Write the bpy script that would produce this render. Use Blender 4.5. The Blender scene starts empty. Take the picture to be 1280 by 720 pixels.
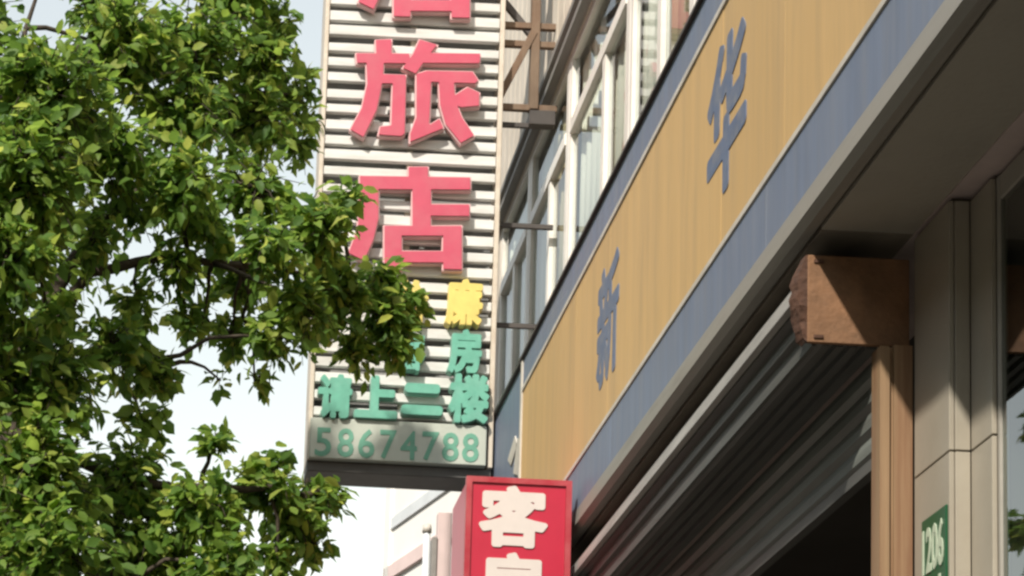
import bpy, bmesh, math, random
import numpy as np
from mathutils import Vector, Matrix
from mathutils.geometry import delaunay_2d_cdt

random.seed(7); rng = np.random.default_rng(11)
scene = bpy.context.scene
C = scene.collection

# ------------------------------------------------------------------ camera
F_PX, PITCH, ROLL = 2600.0, math.radians(8.0), 0.05      # focal length in photo pixels, small upward tilt, small roll
VPX, VPY = 197.0, 1363.0                                 # vanishing point of the street in the photo
PPX = VPX + F_PX*math.tan(PITCH)*math.sin(ROLL)          # principal point (the photo is a crop of a larger one)
PPY = VPY - F_PX*math.tan(PITCH)*math.cos(ROLL)
EYE = Vector((0, 0, 1.6))
FW = Vector((0, math.cos(PITCH), math.sin(PITCH))); UP = Vector((0, -math.sin(PITCH), math.cos(PITCH))); RT = Vector((1, 0, 0))
cr, sr = math.cos(ROLL), math.sin(ROLL)
def ray(u, v):
    dx, dy = (u-PPX)/F_PX, (v-PPY)/F_PX
    return RT*(dx*cr+dy*sr) + FW - UP*(-dx*sr+dy*cr)
def on_x(u, v, X): d = ray(u, v); return EYE + d*(X/d.x)
def on_y(u, v, Y): d = ray(u, v); return EYE + d*(Y/d.y)
def to_px(p):
    d = Vector(p)-EYE; f = d.dot(FW); x = d.dot(RT)/f; y = -d.dot(UP)/f
    return PPX+F_PX*(x*cr-y*sr), PPY+F_PX*(x*sr+y*cr)
cam_d = bpy.data.cameras.new('camera'); cam = bpy.data.objects.new('camera', cam_d); C.objects.link(cam)
right = RT*cr + UP*sr; upv = RT*-sr + UP*cr; back = -FW
M = Matrix((right, upv, back)).transposed().to_4x4(); M.translation = EYE
cam.matrix_world = M
cam_d.sensor_fit = 'HORIZONTAL'; cam_d.sensor_width = 36.0; cam_d.lens = 36.0*F_PX/1280.0
cam_d.shift_x = (640-PPX)/1280.0; cam_d.shift_y = (PPY-360)/1280.0
cam_d.clip_start = 0.1; cam_d.clip_end = 2000
scene.camera = cam

# ------------------------------------------------------------------ light
SUN_DIR = Vector((1.0, 1.55, -1.73)).normalized()        # travels right, away from the camera and down
sun_d = bpy.data.lights.new('sun', 'SUN'); sun_d.energy = 3.9; sun_d.angle = math.radians(1.6); sun_d.color = (1.0, 0.93, 0.82)
sun = bpy.data.objects.new('sun', sun_d); C.objects.link(sun); sun.location = (-6, -8, 14)
sun.rotation_euler = SUN_DIR.to_track_quat('-Z', 'Y').to_euler()
world = bpy.data.worlds.new('World'); scene.world = world; world.use_nodes = True
wn = world.node_tree; wn.nodes.clear()
sky = wn.nodes.new('ShaderNodeTexSky'); sky.sky_type = 'NISHITA'; sky.sun_disc = False
to_sun = -SUN_DIR
sky.sun_elevation = math.asin(to_sun.z); sky.sun_rotation = math.atan2(to_sun.x, to_sun.y)
sky.air_density = 2.6; sky.dust_density = 0.15; sky.ozone_density = 1.0
hs = wn.nodes.new('ShaderNodeHueSaturation'); hs.inputs['Saturation'].default_value = 0.36; hs.inputs['Value'].default_value = 1.0
bg = wn.nodes.new('ShaderNodeBackground'); bg.inputs['Strength'].default_value = 0.132
wo = wn.nodes.new('ShaderNodeOutputWorld')
wn.links.new(sky.outputs[0], hs.inputs['Color']); wn.links.new(hs.outputs[0], bg.inputs['Color']); wn.links.new(bg.outputs[0], wo.inputs['Surface'])
scene.view_settings.view_transform = 'Standard'; scene.view_settings.look = 'None'
scene.view_settings.exposure = 0.62; scene.view_settings.gamma = 1.0; scene.view_settings.use_curve_mapping = False
scene.cycles.filter_width = 2.6                          # the photograph is soft
scene.cycles.max_bounces = 8; scene.cycles.transparent_max_bounces = 12

# ------------------------------------------------------------------ materials
def new_mat(name):
    m = bpy.data.materials.new(name); m.use_nodes = True
    nt = m.node_tree; b = nt.nodes['Principled BSDF']
    return m, nt, b
def mat(name, col, rough=0.6, var=0.12, scale=6.0, stretch=(1, 1, 1), metal=0.0, bump=0.0, bump_scale=60.0, dirt=None, dirt_amt=0.0, dirt_scale=3.0, spec=0.4, island=0.0):
    """Principled surface: base colour broken up by noise, optional dirt colour in soft patches, optional fine bump."""
    m, nt, b = new_mat(name); N = nt.nodes.new; L = nt.links.new
    tc = N('ShaderNodeTexCoord'); mp = N('ShaderNodeMapping'); mp.inputs['Scale'].default_value = stretch
    L(tc.outputs['Object'], mp.inputs['Vector'])
    n1 = N('ShaderNodeTexNoise'); n1.inputs['Scale'].default_value = scale; n1.inputs['Detail'].default_value = 6; n1.inputs['Roughness'].default_value = 0.62
    L(mp.outputs[0], n1.inputs['Vector'])
    r = N('ShaderNodeMapRange'); r.inputs['From Min'].default_value = 0.3; r.inputs['From Max'].default_value = 0.7
    r.inputs['To Min'].default_value = 1-var; r.inputs['To Max'].default_value = 1+var
    L(n1.outputs['Fac'], r.inputs['Value'])
    val = r.outputs['Result']
    if island:
        oi = N('ShaderNodeObjectInfo'); rr = N('ShaderNodeMapRange'); rr.inputs['To Min'].default_value = 1-island; rr.inputs['To Max'].default_value = 1+island
        L(oi.outputs['Random'], rr.inputs['Value'])
        mu = N('ShaderNodeMath'); mu.operation = 'MULTIPLY'; L(val, mu.inputs[0]); L(rr.outputs['Result'], mu.inputs[1]); val = mu.outputs[0]
    sc = N('ShaderNodeVectorMath'); sc.operation = 'SCALE'; sc.inputs[0].default_value = col
    L(val, sc.inputs['Scale'])
    out = sc.outputs['Vector']
    if dirt is not None:
        n2 = N('ShaderNodeTexNoise'); n2.inputs['Scale'].default_value = dirt_scale; n2.inputs['Detail'].default_value = 8; n2.inputs['Roughness'].default_value = 0.7
        L(mp.outputs[0], n2.inputs['Vector'])
        r2 = N('ShaderNodeMapRange'); r2.inputs['From Min'].default_value = 0.45; r2.inputs['From Max'].default_value = 0.72
        r2.inputs['To Max'].default_value = dirt_amt; L(n2.outputs['Fac'], r2.inputs['Value'])
        mx = N('ShaderNodeMix'); mx.data_type = 'RGBA'; L(r2.outputs['Result'], mx.inputs['Factor']); L(out, mx.inputs['A']); mx.inputs['B'].default_value = (*dirt, 1)
        out = mx.outputs['Result']
    L(out, b.inputs['Base Color'])
    b.inputs['Roughness'].default_value = rough; b.inputs['Metallic'].default_value = metal; b.inputs['Specular IOR Level'].default_value = spec
    if bump:
        n3 = N('ShaderNodeTexNoise'); n3.inputs['Scale'].default_value = bump_scale; n3.inputs['Detail'].default_value = 4
        L(tc.outputs['Object'], n3.inputs['Vector'])
        bp = N('ShaderNodeBump'); bp.inputs['Strength'].default_value = bump; bp.inputs['Distance'].default_value = 0.01
        L(n3.outputs['Fac'], bp.inputs['Height']); L(bp.outputs[0], b.inputs['Normal'])
    return m
V = dict(stretch=(6, 6, 0.5))       # vertical run-off streaks
H = dict(stretch=(4, 0.4, 4))       # streaks along the street
MT = {}
MT['yellow'] = mat('faded_yellow_paint', (0.56, 0.365, 0.155), 0.55, 0.06, 1.5, dirt=(0.40, 0.275, 0.14), dirt_amt=0.6, dirt_scale=1.6, island=0.045, **V)
MT['blue'] = mat('faded_blue_paint', (0.15, 0.185, 0.265), 0.5, 0.12, 4.0, dirt=(0.215, 0.22, 0.235), dirt_amt=0.5, dirt_scale=2.2, **V)
MT['blue_letter'] = mat('worn_blue_letter', (0.115, 0.15, 0.235), 0.6, 0.12, 9.0, dirt=(0.36, 0.32, 0.25), dirt_amt=0.4, dirt_scale=14)
MT['trim'] = mat('pale_grey_trim', (0.56, 0.52, 0.46), 0.5, 0.12, 8, dirt=(0.3, 0.27, 0.22), dirt_amt=0.5)
MT['grey_sheet'] = mat('weathered_grey_sheet', (0.25, 0.235, 0.205), 0.5, 0.18, 3.0, dirt=(0.11, 0.10, 0.085), dirt_amt=0.7, **H)
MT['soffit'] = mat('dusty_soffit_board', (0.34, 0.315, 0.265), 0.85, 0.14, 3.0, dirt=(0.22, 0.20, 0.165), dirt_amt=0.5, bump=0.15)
MT['gap_shade'] = mat('shaded_gap_board', (0.17, 0.145, 0.11), 0.8, 0.2, 5)  # darker board colour with the shade of recess and gap put in
MT['galv'] = mat('dull_galvanised_steel', (0.42, 0.40, 0.38), 0.5, 0.18, 10, metal=0.25, **H)
MT['shutter'] = mat('dark_grey_shutter', (0.08, 0.081, 0.077), 0.55, 0.25, 8, dirt=(0.075, 0.066, 0.055), dirt_amt=0.5, **H)
MT['shutter_green'] = mat('grey_green_slat', (0.13, 0.14, 0.128), 0.55, 0.2, 8, dirt=(0.06, 0.055, 0.045), dirt_amt=0.6, island=0.2, **H)
MT['rust_plate'] = mat('primer_brown_steel', (0.235, 0.122, 0.062), 0.8, 0.22, 14, dirt=(0.13, 0.075, 0.042), dirt_amt=0.75, dirt_scale=9, bump=0.3)
MT['rust_dark'] = mat('rusted_edge', (0.075, 0.036, 0.022), 0.85, 0.4, 40, bump=0.5)
MT['rail'] = mat('rust_stained_rail', (0.28, 0.18, 0.10), 0.6, 0.12, 9, dirt=(0.17, 0.07, 0.035), dirt_amt=0.85, dirt_scale=2.5, stretch=(9, 9, 0.3))
MT['tile'] = mat('beige_glazed_tile', (0.35, 0.315, 0.255), 0.35, 0.06, 5, dirt=(0.27, 0.225, 0.16), dirt_amt=0.35, bump=0.03, island=0.05)
MT['grout'] = mat('grout', (0.10, 0.085, 0.065), 0.9, 0.15, 20)
MT['alu_frame'] = mat('grey_aluminium_frame', (0.33, 0.31, 0.27), 0.4, 0.1, 10)
MT['white_frame'] = mat('white_window_frame', (0.80, 0.76, 0.70), 0.4, 0.06, 8, dirt=(0.5, 0.45, 0.38), dirt_amt=0.35)
MT['wall_tile'] = mat('beige_wall_tile', (0.66, 0.59, 0.50), 0.7, 0.08, 4, dirt=(0.42, 0.36, 0.30), dirt_amt=0.5)
MT['cornice'] = mat('grey_cornice', (0.30, 0.28, 0.26), 0.7, 0.2, 6, dirt=(0.12, 0.11, 0.10), dirt_amt=0.7, **H)
MT['hood'] = mat('dark_weathered_hood', (0.26, 0.25, 0.235), 0.7, 0.25, 6, dirt=(0.05, 0.045, 0.04), dirt_amt=0.7, **H)
MT['pink_sill'] = mat('pinkish_sill', (0.46, 0.38, 0.36), 0.7, 0.12, 8)
MT['slat'] = mat('cream_slat', (0.64, 0.635, 0.61), 0.45, 0.10, 4, dirt=(0.40, 0.36, 0.31), dirt_amt=0.45, dirt_scale=3, stretch=(1, 4, 6), island=0.05)
MT['sign_back'] = mat('brown_back_sheet', (0.30, 0.30, 0.29), 0.7, 0.2, 5)
MT['sign_frame'] = mat('sign_frame_steel', (0.62, 0.55, 0.46), 0.5, 0.12, 8, dirt=(0.25, 0.16, 0.10), dirt_amt=0.6, dirt_scale=8)
MT['beam'] = mat('dark_grey_beam', (0.10, 0.095, 0.09), 0.6, 0.2, 6)
MT['red_letter'] = mat('faded_red_letter', (0.52, 0.075, 0.125), 0.45, 0.06, 10, dirt=(0.50, 0.14, 0.17), dirt_amt=0.5, dirt_scale=8)
MT['pink_edge'] = mat('pale_pink_letter_edge', (0.66, 0.42, 0.42), 0.5, 0.08, 10)
MT['yellow_letter'] = mat('lemon_letter', (0.66, 0.53, 0.15), 0.45, 0.14, 10)
MT['yellow_edge'] = mat('pale_yellow_edge', (0.72, 0.58, 0.22), 0.5, 0.08, 10)
MT['green_letter'] = mat('jade_letter', (0.13, 0.39, 0.29), 0.45, 0.15, 12, dirt=(0.22, 0.44, 0.36), dirt_amt=0.5, dirt_scale=9)
MT['green_edge'] = mat('pale_jade_edge', (0.20, 0.38, 0.31), 0.5, 0.1, 10)
MT['digit'] = mat('green_painted_digit', (0.13, 0.33, 0.24), 0.5, 0.12, 14)
MT['panel_white'] = mat('grey_white_panel', (0.46, 0.49, 0.43), 0.5, 0.07, 5, dirt=(0.36, 0.38, 0.33), dirt_amt=0.4)
MT['rust_steel'] = mat('rusty_angle_steel', (0.18, 0.125, 0.085), 0.8, 0.2, 15, dirt=(0.14, 0.07, 0.04), dirt_amt=0.8, dirt_scale=9, stretch=(1, 1, .4))
MT['dark_steel'] = mat('dark_steel', (0.07, 0.06, 0.055), 0.6, 0.2, 10)
MT['box_red'] = mat('lightbox_red', (0.46, 0.022, 0.05), 0.35, 0.06, 6)
MT['box_rim'] = mat('lightbox_red_rim', (0.36, 0.025, 0.04), 0.4, 0.1, 8, dirt=(0.62, 0.25, 0.24), dirt_amt=0.4)
MT['char_white'] = mat('cream_white_character', (0.62, 0.55, 0.51), 0.5, 0.04, 10)
MT['plate_green'] = mat('green_enamel', (0.012, 0.085, 0.035), 0.35, 0.12, 10)
MT['plate_white'] = mat('enamel_white', (0.50, 0.58, 0.44), 0.4, 0.1, 30)
MT['bark'] = mat('dark_bark', (0.055, 0.042, 0.03), 0.9, 0.35, 20, bump=0.6, stretch=(3, 3, .6))
MT['white_wall'] = mat('white_rendered_wall', (0.80, 0.79, 0.76), 0.8, 0.04, 2)
MT['band_grey'] = mat('blue_grey_band', (0.62, 0.65, 0.67), 0.7, 0.08, 4)
MT['band_pink'] = mat('pink_band', (0.68, 0.54, 0.52), 0.7, 0.08, 4)
MT['paving'] = mat('paving', (0.13, 0.118, 0.10), 0.85, 0.12, 5, bump=0.2)
MT['asphalt'] = mat('asphalt', (0.055, 0.054, 0.052), 0.9, 0.2, 30, bump=0.4)
MT['kerb'] = mat('kerb_stone', (0.34, 0.33, 0.31), 0.85, 0.12, 8)
MT['earth'] = mat('ground_earth', (0.14, 0.12, 0.09), 0.95, 0.2, 0.5)
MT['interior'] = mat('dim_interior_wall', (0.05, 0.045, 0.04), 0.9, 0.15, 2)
MT['curtain_tan'] = mat('tan_curtain', (0.42, 0.34, 0.22), 0.9, 0.12, 3, **V)
MT['curtain_white'] = mat('white_curtain', (0.72, 0.68, 0.60), 0.9, 0.10, 3, **V)
def dotted_curtain():
    m, nt, b = new_mat('patterned_curtain'); N = nt.nodes.new; L = nt.links.new
    tc = N('ShaderNodeTexCoord'); vo = N('ShaderNodeTexVoronoi'); vo.inputs['Scale'].default_value = 7.5; vo.inputs['Randomness'].default_value = 0.35
    L(tc.outputs['Object'], vo.inputs['Vector'])
    cp = N('ShaderNodeValToRGB'); cp.color_ramp.elements[0].position = 0.30; cp.color_ramp.elements[0].color = (1, 1, 1, 1); cp.color_ramp.elements[1].position = 0.46; cp.color_ramp.elements[1].color = (0, 0, 0, 1)
    L(vo.outputs['Distance'], cp.inputs[0])
    cc = N('ShaderNodeValToRGB'); cc.color_ramp.interpolation = 'CONSTANT'
    cc.color_ramp.elements[0].color = (0.12, 0.19, 0.15, 1); cc.color_ramp.elements[1].position = 0.5; cc.color_ramp.elements[1].color = (0.46, 0.20, 0.18, 1)
    L(vo.outputs['Color'], cc.inputs[0])
    mx = N('ShaderNodeMix'); mx.data_type = 'RGBA'; mx.inputs['A'].default_value = (0.62, 0.57, 0.50, 1)
    L(cp.outputs[0], mx.inputs['Factor']); L(cc.outputs[0], mx.inputs['B']); L(mx.outputs['Result'], b.inputs['Base Color']); b.inputs['Roughness'].default_value = 0.9
    return m
MT['curtain_dots'] = dotted_curtain()
def glass(name, ior, tint=(0.9, 0.93, 0.92)):
    m, nt, b = new_mat(name); nt.nodes.remove(b); N = nt.nodes.new; L = nt.links.new
    fr = N('ShaderNodeFresnel'); fr.inputs['IOR'].default_value = ior
    tr = N('ShaderNodeBsdfTransparent'); tr.inputs['Color'].default_value = (*tint, 1)
    gl = N('ShaderNodeBsdfGlossy'); gl.inputs['Roughness'].default_value = 0.02; gl.inputs['Color'].default_value = (0.95, 0.97, 1, 1)
    ge = N('ShaderNodeNewGeometry'); iv = N('ShaderNodeMath'); iv.operation = 'SUBTRACT'; iv.inputs[0].default_value = 1.0; L(ge.outputs['Backfacing'], iv.inputs[1])
    fm = N('ShaderNodeMath'); fm.operation = 'MULTIPLY'; L(fr.outputs[0], fm.inputs[0]); L(iv.outputs[0], fm.inputs[1])   # the outer skin of the pane reflects
    ms = N('ShaderNodeMixShader'); L(fm.outputs[0], ms.inputs[0]); L(tr.outputs[0], ms.inputs[1]); L(gl.outputs[0], ms.inputs[2])
    L(ms.outputs[0], nt.nodes['Material Output'].inputs['Surface'])
    return m
MT['glass'] = glass('shop_glass', 3.0, (0.6, 0.66, 0.62)); MT['glass_thin'] = glass('window_glass', 1.25)
def leaf_mat():
    m, nt, b = new_mat('leaf_green'); N = nt.nodes.new; L = nt.links.new
    ge = N('ShaderNodeNewGeometry'); oi = N('ShaderNodeObjectInfo')
    ad = N('ShaderNodeMath'); ad.operation = 'ADD'; L(ge.outputs['Random Per Island'], ad.inputs[0]); L(oi.outputs['Random'], ad.inputs[1])
    fr = N('ShaderNodeMath'); fr.operation = 'FRACT'; L(ad.outputs[0], fr.inputs[0])
    cr_ = N('ShaderNodeValToRGB'); e = cr_.color_ramp.elements
    e[0].color = (0.055, 0.125, 0.022, 1); e[1].color = (0.31, 0.36, 0.075, 1)
    x = e.new(0.45); x.color = (0.115, 0.21, 0.034, 1); x = e.new(0.8); x.color = (0.185, 0.28, 0.045, 1)
    L(fr.outputs[0], cr_.inputs[0]); L(cr_.outputs[0], b.inputs['Base Color'])
    b.inputs['Roughness'].default_value = 0.55; b.inputs['Specular IOR Level'].default_value = 0.3
    t = N('ShaderNodeBsdfTranslucent'); hv = N('ShaderNodeHueSaturation'); hv.inputs['Value'].default_value = 1.9; hv.inputs['Hue'].default_value = 0.485
    L(cr_.outputs[0], hv.inputs['Color']); L(hv.outputs[0], t.inputs['Color'])
    ms = N('ShaderNodeMixShader'); ms.inputs[0].default_value = 0.5; L(b.outputs[0], ms.inputs[1]); L(t.outputs[0], ms.inputs[2])
    L(ms.outputs[0], nt.nodes['Material Output'].inputs['Surface'])
    return m
MT['leaf'] = leaf_mat()

# ------------------------------------------------------------------ builders
def tag(o, label=None, cat=None, group=None, kind=None):
    if label: o['label'] = label
    if cat: o['category'] = cat
    if group: o['group'] = group
    if kind: o['kind'] = kind
    return o
def thing(name, label, cat, loc=(0, 0, 0), group=None):
    o = bpy.data.objects.new(name, None); C.objects.link(o); o.location = loc; o.empty_display_size = 0.2
    return tag(o, label, cat, group)
def origin(p):
    v = Vector((0, 0, 0))
    while p is not None: v += p.location; p = p.parent
    return v
def link(name, me, m, parent=None):
    o = bpy.data.objects.new(name, me); C.objects.link(o)
    if m is not None: me.materials.append(MT[m] if isinstance(m, str) else m)
    if parent is not None: o.parent = parent
    return o
def mesh_obj(name, verts, faces, m, parent=None, smooth=False):
    og = origin(parent)
    me = bpy.data.meshes.new(name); me.from_pydata([tuple(Vector(v)-og) for v in verts], [], faces); me.update()
    bm = bmesh.new(); bm.from_mesh(me); bmesh.ops.recalc_face_normals(bm, faces=bm.faces); bm.to_mesh(me); bm.free()
    if smooth: me.polygons.foreach_set('use_smooth', [True]*len(me.polygons))
    return link(name, me, m, parent)
BF = [(0, 1, 3, 2), (4, 6, 7, 5), (0, 4, 5, 1), (2, 3, 7, 6), (0, 2, 6, 4), (1, 5, 7, 3)]
def box_vf(x0, x1, y0, y1, z0, z1):
    return [(x, y, z) for x in (x0, x1) for y in (y0, y1) for z in (z0, z1)], BF
def box(name, x0, x1, y0, y1, z0, z1, m, parent=None, bevel=0.003):
    og = origin(parent); bm = bmesh.new(); vs, fs = box_vf(x0, x1, y0, y1, z0, z1)
    bv = [bm.verts.new(Vector(v)-og) for v in vs]
    for f in fs: bm.faces.new([bv[i] for i in f])
    bmesh.ops.recalc_face_normals(bm, faces=bm.faces)
    if bevel: bmesh.ops.bevel(bm, geom=bm.edges[:], offset=min(bevel, 0.3*min(x1-x0, y1-y0, z1-z0)), segments=1, affect='EDGES')
    me = bpy.data.meshes.new(name); bm.to_mesh(me); bm.free()
    return link(name, me, m, parent)
def boxes(name, lst, m, parent=None):
    vs, fs = [], []
    for b in lst:
        v, f = box_vf(*b); k = len(vs); vs += v; fs += [tuple(i+k for i in q) for q in f]
    return mesh_obj(name, vs, fs, m, parent)
def extrude_profile(name, prof, y0, y1, m, parent=None):
    """closed (x, z) outline swept along the street"""
    n = len(prof); vs = [(x, y0, z) for x, z in prof]+[(x, y1, z) for x, z in prof]
    fs = [(i, (i+1) % n, n+(i+1) % n, n+i) for i in range(n)]+[tuple(range(n)), tuple(range(2*n-1, n-1, -1))]
    return mesh_obj(name, vs, fs, m, parent)
def tube_vf(pts, rads, sides=6):
    vs, fs = [], []; n = len(pts)
    for i, p in enumerate(pts):
        p = Vector(p); d = (Vector(pts[min(i+1, n-1)])-Vector(pts[max(i-1, 0)]))
        if d.length < 1e-6: d = Vector((0, 0, 1))
        d.normalize(); a = d.orthogonal().normalized() if abs(d.z) > 0.95 else d.cross(Vector((0, 0, 1))).normalized(); b = d.cross(a)
        for k in range(sides):
            t = 2*math.pi*k/sides; vs.append(p+(a*math.cos(t)+b*math.sin(t))*rads[i])
    for i in range(n-1):
        for k in range(sides):
            fs.append((i*sides+k, i*sides+(k+1) % sides, (i+1)*sides+(k+1) % sides, (i+1)*sides+k))
    fs.append(tuple(range(sides-1, -1, -1))); fs.append(tuple((n-1)*sides+k for k in range(sides)))
    return vs, fs
def tube(name, pts, rads, m, parent=None, sides=8):
    v, f = tube_vf(pts, rads, sides); return mesh_obj(name, v, f, m, parent, True)
def bar(name, a, b, w, h, m, parent=None):
    """square-section bar from a to b"""
    a, b = Vector(a), Vector(b); d = (b-a).normalized(); s = d.cross(Vector((0, 1, 0)));
    s = Vector((1, 0, 0)) if s.length < 1e-4 else s.normalized(); t = d.cross(s)
    vs = [p+s*i*w/2+t*j*h/2 for p in (a, b) for i, j in ((-1, -1), (1, -1), (1, 1), (-1, 1))]
    return mesh_obj(name, vs, [(0, 1, 2, 3), (4, 7, 6, 5), (0, 4, 5, 1), (1, 5, 6, 2), (2, 6, 7, 3), (3, 7, 4, 0)], m, parent)

# ---- lettering: outlines from stroke polygons (union by distance field) or from the built-in font
def poly_sdf(P, poly):
    poly = np.array(poly, float); n = len(poly); d = np.full(P.shape[:-1], 1e9); s = np.ones(P.shape[:-1])
    for i in range(n):
        a, b = poly[i], poly[i-1]; e = b-a; w = P-a
        t = np.clip((w@e)/(e@e), 0, 1); q = w-t[..., None]*e; d = np.minimum(d, (q**2).sum(-1))
        c1 = P[..., 1] >= a[1]; c2 = P[..., 1] < b[1]; c3 = e[0]*w[..., 1] > e[1]*w[..., 0]
        s = np.where((c1 & c2 & c3) | (~c1 & ~c2 & ~c3), -s, s)
    return s*np.sqrt(d)
def contours(D, xs, ys, lev):
    """marching squares: closed loops of the level set"""
    A = D-lev; ny, nx = A.shape; seg = {}
    def ip(i0, j0, i1, j1):
        a, b = A[j0, i0], A[j1, i1]; t = a/(a-b); return (xs[i0]+(xs[i1]-xs[i0])*t, ys[j0]+(ys[j1]-ys[j0])*t)
    for j in range(ny-1):
        for i in range(nx-1):
            q = [A[j, i] < 0, A[j, i+1] < 0, A[j+1, i+1] < 0, A[j+1, i] < 0]
            k = sum(q)
            if k in (0, 4): continue
            E = [('h', i, j), ('v', i+1, j), ('h', i, j+1), ('v', i, j)]
            cr4 = [n for n in range(4) if q[n] != q[(n+1) % 4]]
            if len(cr4) == 4: prs = [(0, 3), (1, 2)] if q[0] else [(0, 1), (2, 3)]
            else: prs = [tuple(cr4)]
            for a, b in prs: seg.setdefault(E[a], []).append(E[b]); seg.setdefault(E[b], []).append(E[a])
    def pt(e):
        t, i, j = e; return ip(i, j, i+1, j) if t == 'h' else ip(i, j, i, j+1)
    loops = []; used = set()
    for e in list(seg):
        if e in used: continue
        lp = [e]; used.add(e); cur = e
        while True:
            nx_ = [n for n in seg[cur] if n not in used]
            if not nx_: break
            cur = nx_[0]; used.add(cur); lp.append(cur)
        if len(lp) > 5: loops.append([pt(x) for x in lp])
    return loops
def simplify(lp, eps):
    def dp(p):
        if len(p) < 3: return p
        a, b = np.array(p[0]), np.array(p[-1]); e = b-a; L = np.hypot(*e)+1e-12; q = np.array(p)-a
        d = np.abs(q[:, 0]*e[1]-q[:, 1]*e[0])/L if L > 1e-9 else np.hypot(q[:, 0], q[:, 1])
        k = int(d.argmax())
        if d[k] <= eps: return [p[0], p[-1]]
        return dp(p[:k+1])[:-1]+dp(p[k:])
    h = len(lp)//2
    return dp(lp[:h+1])[:-1]+dp(lp[h:]+lp[:1])[:-1]
def plate_mesh(name, loops, place, t0, t1, m, parent):
    """flat outlines with holes -> slab from depth t0 (front) to t1; place(x, y, t) gives the world point"""
    flat = [p for l in loops for p in l]; n = len(flat)
    def inside(p, l):
        c = False
        for i in range(len(l)):
            a, b = l[i-1], l[i]
            if (a[1] > p[1]) != (b[1] > p[1]) and p[0] < (b[0]-a[0])*(p[1]-a[1])/(b[1]-a[1])+a[0]: c = not c
        return c
    edg = []; k = 0
    for l in loops: edg += [(k+i, k+(i+1) % len(l)) for i in range(len(l))]; k += len(l)
    dv, _, df, ov, _, _ = delaunay_2d_cdt([Vector(p) for p in flat], edg, [], 1, 1e-7)
    tris = []
    for f in df:
        c = [sum(dv[i][q] for i in f)/len(f) for q in (0, 1)]
        if sum(inside(c, l) for l in loops) % 2 and all(ov[i] for i in f): tris.append(tuple(ov[i][0] for i in f))
    vs = [place(x, y, t0) for x, y in flat]+[place(x, y, t1) for x, y in flat]
    fs = [tuple(t) for t in tris]+[(c+n, b+n, a+n) for a, b, c in tris]; k = 0
    for l in loops:
        for i in range(len(l)): a, b = k+i, k+(i+1) % len(l); fs.append((a, b, b+n, a+n))
        k += len(l)
    return mesh_obj(name, vs, fs, m, parent)
def stroke_loops(polys, lev, step):
    allp = np.array([p for q in polys for p in q]); lo, hi = allp.min(0)-4*step, allp.max(0)+4*step
    xs, ys = np.arange(lo[0], hi[0], step), np.arange(lo[1], hi[1], step)
    P = np.stack(np.meshgrid(xs, ys), -1); D = np.full(P.shape[:-1], 1e9)
    for q in polys: D = np.minimum(D, poly_sdf(P, q))
    return [simplify(l, step*0.35) for l in contours(D, xs, ys, lev)]
_glyph = {}
def font_field(ch):
    """signed distance field of a glyph of the built-in font (overlapping outlines merged)"""
    if ch in _glyph: return _glyph[ch]
    cu = bpy.data.curves.new('glyph', 'FONT'); cu.body = ch; cu.resolution_u = 3
    o = bpy.data.objects.new('glyph', cu); C.objects.link(o)
    me = bpy.data.meshes.new_from_object(o); C.objects.unlink(o); bpy.data.objects.remove(o); bpy.data.curves.remove(cu)
    co = np.array([v.co[:2] for v in me.vertices]); me.calc_loop_triangles(); tri = [t.vertices[:] for t in me.loop_triangles]
    cnt = {}
    for t in tri:
        for i in range(3): k = tuple(sorted((t[i], t[(i+1) % 3]))); cnt[k] = cnt.get(k, 0)+1
    lo, hi = co.min(0), co.max(0); st = 0.0085 if len(ch) == 1 else 0.02; pad = 0.12
    xs, ys = np.arange(lo[0]-pad, hi[0]+pad, st), np.arange(lo[1]-pad, hi[1]+pad, st); X, Y = np.meshgrid(xs, ys); ins = np.zeros(X.shape, bool)
    for t in tri:
        a, b, c = co[t[0]], co[t[1]], co[t[2]]
        i0, i1 = np.searchsorted(xs, [min(a[0], b[0], c[0]), max(a[0], b[0], c[0])]); j0, j1 = np.searchsorted(ys, [min(a[1], b[1], c[1]), max(a[1], b[1], c[1])])
        if i1 <= i0 or j1 <= j0: continue
        x, y = X[j0:j1, i0:i1], Y[j0:j1, i0:i1]
        e = [(q[0]-p[0])*(y-p[1])-(q[1]-p[1])*(x-p[0]) for p, q in ((a, b), (b, c), (c, a))]
        ins[j0:j1, i0:i1] |= ((e[0] >= 0) & (e[1] >= 0) & (e[2] >= 0)) | ((e[0] <= 0) & (e[1] <= 0) & (e[2] <= 0))
    D = np.full(X.shape, 1e9)
    for (i, j), n_ in cnt.items():
        if n_ != 1: continue
        a, e = co[i], co[j]-co[i]; L2 = max(e@e, 1e-12); t = np.clip(((X-a[0])*e[0]+(Y-a[1])*e[1])/L2, 0, 1)
        D = np.minimum(D, (X-a[0]-t*e[0])**2+(Y-a[1]-t*e[1])**2)
    D = np.sqrt(D); D[ins] *= -1
    bpy.data.meshes.remove(me); _glyph[ch] = (D, xs, ys, st); return _glyph[ch]
def font_obj(name, ch, fit, place, depth, offset, m, parent):
    """glyph thickened by offset and fitted into fit=(a0,a1,b0,b1); place(a,b,t): t in 0 (front) .. depth"""
    D, xs, ys, st = font_field(ch)
    lp = [simplify(l, st*.3) for l in contours(D, xs, ys, max(offset, .004))]
    P = np.array([p for l in lp for p in l]); lo, hi = P.min(0), P.max(0); a0, a1, b0, b1 = fit
    lp = [[(a0+(x-lo[0])/(hi[0]-lo[0])*(a1-a0), b0+(y-lo[1])/(hi[1]-lo[1])*(b1-b0)) for x, y in l] for l in lp]
    return plate_mesh(name, lp, place, 0, depth, m, parent)

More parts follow.
